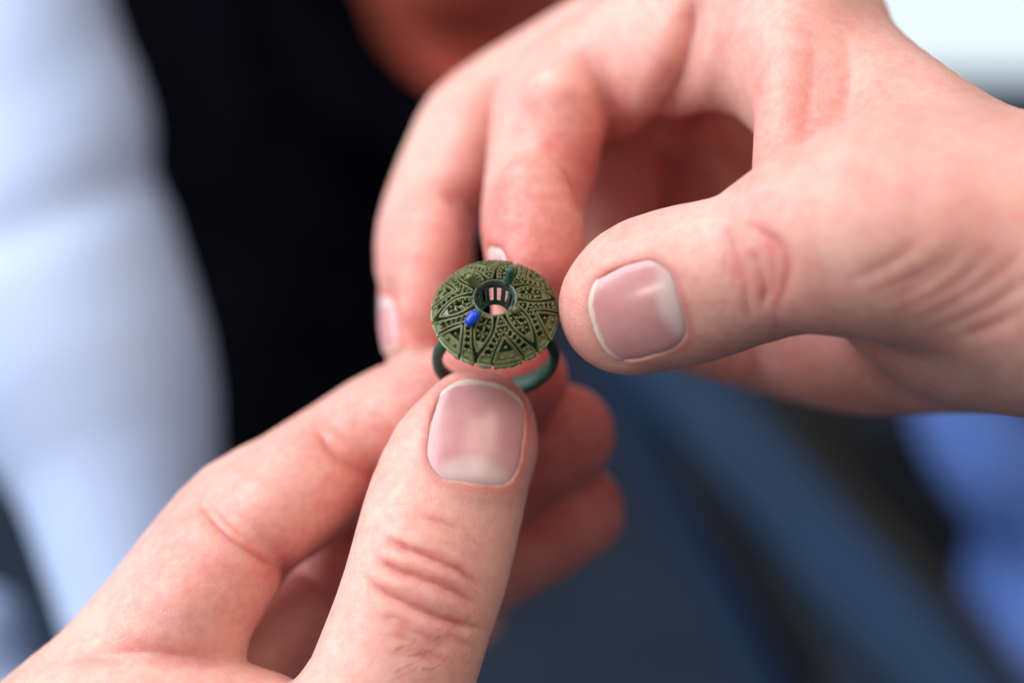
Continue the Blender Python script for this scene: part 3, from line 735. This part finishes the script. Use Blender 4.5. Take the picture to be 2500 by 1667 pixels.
def chevron(th):
    """inverted V of two beaded bands"""
    g = Geo(); n = 24
    for sg in (1, -1):
        A = bez([(3.5, th + sg * 2.5), (4.4, th + sg * 7.6), (5.6, th + sg * 11.2), (7.2, th + sg * 18.6), (8.6, th + sg * 24.8), (9.32, th + sg * 27.3)], n)
        B = bez([(5.75, th + sg * 0.4), (6.5, th + sg * 5.6), (7.3, th + sg * 10.5), (8.3, th + sg * 14.2), (9.32, th + sg * 17.0)], n)
        g.wall(A, 0.33, 0.14); g.wall(B, 0.33, 0.14)
        E = np.stack([lerp(A[-1], B[-1], t) for t in np.linspace(0, 1, 5)]); g.wall(E, 0.4, 0.06)
        g.plate(lerp(A[-4:], B[-4:], 0.05), lerp(A[-4:], B[-4:], 0.95), -0.05)
        # rungs and beads: A runs from the apex, so pair it with B by share of length
        for k in range(6):
            ia = int(5 + k * 3.0); ib = int(1 + k * 3.6)
            if ib >= n - 1: break
            a0, b0 = A[ia], B[ib]
            tg = (A[min(ia + 1, n - 1)] - A[ia - 1]); tg /= np.linalg.norm(tg)
            q = np.stack([lerp(a0, b0, t) for t in np.linspace(0, 1, 4)])
            g.plate(q - tg * 0.17, q + tg * 0.17, -0.12)
            for t in (0.27, 0.73): g.bead(lerp(a0, b0, t) + np.random.randn(2) * 0.025, 0.225 + random.random() * 0.04, 0.07)
    # apex: beads in the throat
    for r, d in ((4.35, 0), (4.95, 3.4), (4.95, -3.4), (5.05, 0)): g.bead(pol(r, th + d), 0.22, 0.05)
    for r in (4.35, 5.0): g.plate(np.stack([pol(r - 0.17, th + d) for d in np.linspace(-9, 9, 6)]), np.stack([pol(r + 0.17, th + d) for d in np.linspace(-9, 9, 6)]), -0.14)
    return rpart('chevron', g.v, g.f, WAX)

def corner(th):
    """small triangle at the edge of the dome"""
    g = Geo()
    a = pol(6.45, th); b = pol(9.33, th + 13.2); c = pol(9.33, th - 13.2)
    line = lambda p, q, n=9: np.stack([lerp(p, q, t) for t in np.linspace(0, 1, n)])
    g.wall(line(a, b), 0.40, 0.13); g.wall(line(a, c), 0.40, 0.13)
    E = np.stack([pol(9.33, th + d) for d in np.linspace(-13.2, 13.2, 9)]); g.wall(E, 0.42, 0.10)
    g.plate(line(lerp(a, b, 0.66), b), line(lerp(a, c, 0.66), c), -0.10); g.plate(line(lerp(a, b, 0.1), b), line(lerp(a, c, 0.1), c), -1.15, -1.3)
    for r, d in ((8.85, 4.6), (8.85, -4.6), (7.75, 0)): g.bead(pol(r, th + d), 0.27, 0.0)
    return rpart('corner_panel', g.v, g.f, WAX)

for k in range(6):
    petal(12 + 60 * k); chevron(42 + 60 * k); corner(42 + 60 * k)

def revolve(prof, seg, jit=0.0):
    v, f = [], []; n = len(prof)
    for i in range(seg):
        t = 2 * math.pi * i / seg
        for r, z in prof: v.append((r * math.cos(t), r * math.sin(t), z + random.uniform(-jit, jit)))
    for i in range(seg):
        for j in range(n): f.append((i * n + j, ((i + 1) % seg) * n + j, ((i + 1) % seg) * n + (j + 1) % n, i * n + (j + 1) % n))
    return v, f
# collar round the stone seat, lower hoop, ribs between them
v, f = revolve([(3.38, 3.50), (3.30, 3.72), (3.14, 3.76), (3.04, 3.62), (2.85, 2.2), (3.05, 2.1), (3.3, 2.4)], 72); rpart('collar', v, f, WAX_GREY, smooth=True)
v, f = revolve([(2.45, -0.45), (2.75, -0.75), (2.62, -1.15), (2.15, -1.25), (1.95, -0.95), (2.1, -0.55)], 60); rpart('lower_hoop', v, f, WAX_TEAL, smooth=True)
rib_mesh = None
for k in range(14):
    if rib_mesh is None:
        g = Geo(); w_ = 0.27
        for r, z in ((2.95, 2.5), (2.75, 0.9), (2.4, -0.7)):
            g.v += [[r - 0.22, -w_, z], [r + 0.22, -w_, z], [r + 0.22, w_, z], [r - 0.22, w_, z]]
        for a in (0, 4):
            for j in range(4): g.f.append((a + j, a + (j + 1) % 4, a + 4 + (j + 1) % 4, a + 4 + j))
        g.f += [(3, 2, 1, 0), (8, 9, 10, 11)]
        o = rpart('rib', [(x, y, z - Z0) for x, y, z in g.v], g.f, WAX_TEAL); rib_mesh = o.data
    else:
        o = bpy.data.objects.new('rib', rib_mesh); C.objects.link(o); o.parent = ring
    o.location = (0, 0, Z0 * MM); o.rotation_euler = (0, 0, 2 * math.pi * (k + 0.5) / 14)
# ragged green skirt under the dome's edge: one segment below each panel
def skirt(a0, a1, deep):
    n = 9; v = []; f = []
    for i in range(n):
        d = a0 + (a1 - a0) * i / (n - 1); c, s_ = math.cos(math.radians(d)), math.sin(math.radians(d))
        ztop = 0.02; zb = -deep * (0.65 + 0.5 * random.random())
        for r, z in ((9.40, ztop), (9.62 + random.uniform(-.05, .08), -0.18), (9.35 + random.uniform(-.12, .14), zb), (8.8, zb + 0.05), (8.8, ztop)): v.append((r * c, r * s_, z))
    for i in range(n - 1):
        for j in range(5): f.append((i * 5 + j, i * 5 + 5 + j, i * 5 + 5 + (j + 1) % 5, i * 5 + (j + 1) % 5))
    f += [(4, 3, 2, 1, 0), tuple((n - 1) * 5 + j for j in range(5))]
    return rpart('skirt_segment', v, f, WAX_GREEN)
for k in range(6):
    t = 42 + 60 * k
    skirt(t - 12.8, t + 13.2, 1.5); skirt(t + 16, t + 28, 1.4); skirt(t - 28, t - 15.5, 1.35)
# thin liner added behind the openwork so that the slits read dark
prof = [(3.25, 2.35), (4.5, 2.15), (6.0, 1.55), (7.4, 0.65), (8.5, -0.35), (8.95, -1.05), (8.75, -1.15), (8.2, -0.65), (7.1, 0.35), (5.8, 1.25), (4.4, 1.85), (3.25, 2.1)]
v, f = revolve(prof, 90); rpart('slit_liner', v, f, WAX_TEAL, smooth=True)
# inner hoop under the dome that ties the panels together
v, f = revolve([(6.2, 1.55), (6.5, 1.3), (6.3, 1.1), (6.0, 1.3)], 60); rpart('inner_hoop', v, f, WAX_TEAL, smooth=True)

def limb(path, radii, seg=14):
    path = np.asarray(path, float); n = len(path); v, f = [], []
    for i in range(n):
        tn = path[min(i + 1, n - 1)] - path[max(i - 1, 0)]; tn = tn / np.linalg.norm(tn)
        a = np.cross(tn, [0.3, 0.9, 0.1]); a /= np.linalg.norm(a); b = np.cross(tn, a)
        for j in range(seg):
            t = 2 * math.pi * j / seg; v.append(path[i] + radii[i] * (a * math.cos(t) + b * math.sin(t)))
    for i in range(n - 1):
        for j in range(seg): f.append((i * seg + j, i * seg + (j + 1) % seg, i * seg + seg + (j + 1) % seg, i * seg + seg + j))
    v += [path[0], path[-1]]
    for j in range(seg): f.append((j, len(v) - 2, (j + 1) % seg)); f.append(((n - 1) * seg + j, (n - 1) * seg + (j + 1) % seg, len(v) - 1))
    return v, f
def prong(deg, al, be, top, r=0.60):
    c, s_ = math.cos(math.radians(deg)), math.sin(math.radians(deg)); p0 = np.array([3.05 * c, 3.05 * s_, 3.3]); d = np.array([al * c, al * s_, be])
    t = np.linspace(0, 1, 9); path = [p0 + d * x + np.array([c, s_, 0]) * 0.12 * math.sin(x * 3) for x in t]
    rad = [r * (0.95 + (top - 0.95) * x) * (math.sqrt(max(0.02, 1 - ((x - 0.86) / 0.145) ** 2)) if x > 0.86 else 1) for x in t]
    v, f = limb(path, rad); return v, f, path
v, f, _ = prong(57, 1.55, 2.75, 1.05); p1 = rpart('prong', v, f, WAX_TEAL, smooth=True)
v, f, _ = prong(140, 2.3, 1.5, 1.35); rpart('prong', v, f, WAX, smooth=True)
v, f, _ = prong(322, 1.2, 1.0, 1.1); rpart('prong', v, f, WAX, smooth=True)
v, f, _ = prong(229, 1.9, 0.55, 0.9, 0.45); p4 = rpart('prong', v, f, WAX_TEAL, smooth=True)
# blue wax drop, bean shaped
def drop(c, d, length, r, parent, seg=20):
    d = np.array(d, float) / np.linalg.norm(d); t = np.linspace(-1, 1, 17)
    path = [np.array(c) + d * length / 2 * x + np.array([0.05, 0.1, 0.22]) * (1 - x * x) for x in t]
    rad = [r * (max(1 - abs(x) ** 3.2, 0.0004)) ** 0.5 for x in t]
    v, f = limb(path, rad, seg); o = rpart('wax_drop', v, f, BLUE_WAX, smooth=True, parent=parent); return o
D0 = np.array([-1, -0.95, 0.1])
drop((-3.3, -4.05, 3.95), (-0.55, -0.72, -0.25), 2.6, 0.80, p4)

# shank: half-round band, broader at its foot
v, f = [], []; n = 96; zc = -12.5; Rm = 9.0; seg = 12
YAW = math.radians(3)
for i in range(n):
    t = 2 * math.pi * i / n; ct, st = math.cos(t), math.sin(t)
    low = 0.5 - 0.5 * st                      # 0 at the head, 1 at the foot
    hw = 0.95 + 0.75 * low ** 1.5; hh = 0.84 + 0.10 * low
    for j in range(seg):
        a = 2 * math.pi * j / seg; ca, sa = math.cos(a), math.sin(a)
        rr = Rm + hh * (abs(ca) ** 0.8) * (1 if ca > 0 else -0.85); y = hw * (abs(sa) ** 0.8) * (1 if sa > 0 else -1)
        x, z = rr * ct, rr * st + zc
        v.append((x * math.cos(YAW) - y * math.sin(YAW), x * math.sin(YAW) + y * math.cos(YAW), z))
for i in range(n):
    for j in range(seg): f.append((i * seg + j, ((i + 1) % n) * seg + j, ((i + 1) % n) * seg + (j + 1) % seg, i * seg + (j + 1) % seg))
rpart('shank', v, f, WAX_TEAL, smooth=True)

# ------------------------------------------------------------------ background, all far out of focus
def bg_solid(name, tubes, box, vox, material, k=15.0, wrinkle=None, parent=None, smooth_it=4):
    def fun(p):
        d = None
        for t in tubes:
            q = t.d(p, 60.0); d = q if d is None else smin(d, q, k)
        return d
    V, F = surface(fun, box[0], box[1], vox); V = laplace(V, F, smooth_it); N = vnormals(V, F)
    if wrinkle: V += N * wrinkle(V)[:, None]
    org = Vector(to_world(V.mean(0)[None])[0])
    o = mesh_obj(name, to_world(V), F, material, origin=org)
    if parent: o.parent = parent; o.location = org - parent.location
    return o
def tube_box(ts, m=12):
    return np.min([t.lo for t in ts], 0) - m, np.max([t.hi for t in ts], 0) + m
# person opposite: chin and neck, black top, pale blue sleeve
head_t = [Tube([(1130, -420, 330, -330), (1130, -260, 330, -325), (1120, -150, 215, -315)], step=8), Tube([(1160, 20, 245, -360), (1190, 300, 255, -365)], step=8)]
lo, hi = tube_box(head_t)
person = bg_solid('person', head_t, (lo, hi), 5.0, FACE_SKIN, k=20)
tag(person, 'out of focus person in black top with pale blue sleeve behind the hands', 'person')
tor = [Tube([(760, -300, 330, -420), (820, 200, 420, -400), (870, 700, 430, -390), (800, 1100, 380, -390), (700, 1350, 330, -390)], step=10, f=0.7),
       Tube([(420, -200, 260, -420), (480, 300, 330, -400), (640, 800, 360, -390), (720, 1200, 360, -380)], step=10)]
tor.append(Tube([(640, -160, 120, -345), (720, 0, 120, -340), (860, 190, 120, -335), (1000, 330, 125, -330), (1250, 420, 140, -330), (1450, 430, 140, -335)], step=10))
lo, hi = tube_box(tor); bg_solid('black_top', tor, (lo, hi), 7.0, BLACK, k=30, wrinkle=lambda V: soft_noise(V, 70, 11) * 3, parent=person)
slv = [Tube([(-20, -260, 250, -200), (25, 0, 248, -190), (75, 300, 288, -180), (110, 600, 312, -172), (196, 900, 316, -165), (268, 1080, 264, -160), (335, 1400, 212, -150), (420, 1750, 190, -140), (460, 1900, 180, -135)], step=8)]
lo, hi = tube_box(slv)
def folds(V):
    pp = to_px(V); s = np.zeros(len(V))
    for (x0, y0, x1, y1, wd, dp) in ((-150, 640, 330, 440, 70, 2.2), (-100, 330, 360, 20, 110, 1.2)):
        a = np.array([x0, y0]); b = np.array([x1, y1]); d = (b - a) / np.linalg.norm(b - a); q = pp - a
        s -= dp * np.exp(-((q @ np.array([-d[1], d[0]])) / wd) ** 2)
    return s + soft_noise(V, 110, 21) * 0.9
bg_solid('shirt_sleeve', slv, (lo, hi), 3.0, SHIRT, wrinkle=folds, parent=person)
cuff = [Tube([(-60, 1560, 150, -190), (-10, 1680, 140, -190), (40, 1820, 150, -185)], step=8)]
lo, hi = tube_box(cuff); o = bg_solid('folded_cloth', cuff, (lo, hi), 3.0, SHIRT, wrinkle=lambda V: soft_noise(V, 30, 31) * 2)
tag(o, 'pale blue cloth out of focus at the bottom left corner', 'cloth')

def board(name, a, b, wid, thick, w0, w1, material, parent=None):
    """bar between two picture points, real depth w0 -> w1"""
    A, B = P(*a, w0), P(*b, w1); d = B - A; L = np.linalg.norm(d); d /= L
    s = np.cross(d, [0, 0, 1.0]); s /= np.linalg.norm(s); n = np.cross(s, d)
    v = []; bev = min(wid, thick) * 0.18; h, t = wid / 2, thick / 2
    sec = [(-h + bev, -t), (h - bev, -t), (h, -t + bev), (h, t - bev), (h - bev, t), (-h + bev, t), (-h, t - bev), (-h, -t + bev)]
    for q in (A, B): v += [q + s * x + n * y for x, y in sec]
    f = [(j, (j + 1) % 8, 8 + (j + 1) % 8, 8 + j) for j in range(8)] + [tuple(range(7, -1, -1)), tuple(range(8, 16))]
    V = to_world(v); org = Vector(V.mean(0)); o = mesh_obj(name, V, f, material, origin=org, smooth=False)
    if parent: o.parent = parent; o.location = org - parent.location
    return o
bench = bpy.data.objects.new('bench', None); C.objects.link(bench); bench.location = wv(*P(2000, 1500, -330))
tag(bench, 'dark blue bench boards running diagonally, out of focus at lower right', 'bench')
board('board', (1530, 780), (2440, 1820), 24, 14, -320, -290, NAVY, bench)
board('edge_trim', (1660, 770), (2600, 1780), 9, 12, -330, -300, BRONZE, bench)
board('lower_board', (1470, 860), (1960, 1860), 14, 12, -345, -330, NAVY2, bench)
board('under_strip', (1530, 860), (2060, 1860), 11, 12, -352, -338, BLACKP, bench)
board('gap_strip', (1660, 1090), (2000, 1640), 11, 12, -314, -304, BLACKP, bench)
board('back_strip', (1790, 800), (2620, 1620), 20, 10, -350, -330, BLACKP, bench)
board('cross_strip', (1900, 1100), (2420, 1090), 16, 10, -372, -372, BLACKP, bench)
blue = [Tube([(2350, 930, 130, -300), (2410, 1080, 150, -300), (2570, 1280, 200, -310), (2640, 1500, 270, -320), (2750, 1700, 290, -330)], step=8)]
lo, hi = tube_box(blue); o = bg_solid('blue_garment', blue, (lo, hi), 4.0, BLUEC, wrinkle=lambda V: soft_noise(V, 45, 41) * 4)
tag(o, 'bright blue garment out of focus below the right hand', 'garment')

# floor and the wall with the bright window
def quad(name, pts, material, parent=None, kind=None):
    V = np.array(pts, float); org = Vector(V.mean(0)); o = mesh_obj(name, V, [(0, 1, 2, 3)], material, origin=org, smooth=False)
    if parent: o.parent = parent; o.location = org - parent.location
    if kind: o['kind'] = kind
    return o
quad('floor', [(-3, -1.5, 0.55), (3, -1.5, 0.55), (3, 2.2, 0.55), (-3, 2.2, 0.55)], SLATE, kind='structure')
quad('wall', [(-3, 1.6, 0.5), (3, 1.6, 0.5), (3, 1.6, 3), (-3, 1.6, 3)], SLATE, kind='structure')
win = bpy.data.objects.new('window', None); C.objects.link(win)
wp = P(2420, -110, -700); win.location = Vector(to_world(wp[None])[0])
tag(win, 'bright white window pane out of focus at the top right', 'window')
def box(name, c, half, material, parent):
    v = [c + np.array([sx * half[0], sy * half[1], sz * half[2]]) for sx in (-1, 1) for sy in (-1, 1) for sz in (-1, 1)]
    f = [(0, 1, 3, 2), (4, 6, 7, 5), (0, 4, 5, 1), (2, 3, 7, 6), (0, 2, 6, 4), (1, 5, 7, 3)]
    V = to_world(v); org = Vector(V.mean(0)); o = mesh_obj(name, V, f, material, origin=org, smooth=False); o.parent = parent; o.location = org - parent.location; return o
box('pane', wp, (120, 62, 4), WHITEP, win)
for dx, dy, hx, hy in ((-124, 0, 5, 72), (124, 0, 5, 72), (0, -68, 129, 6), (0, 68, 129, 6)):
    box('window_frame', wp + np.array([dx, dy, 3.0]), (hx, hy, 9), NAVY, win)
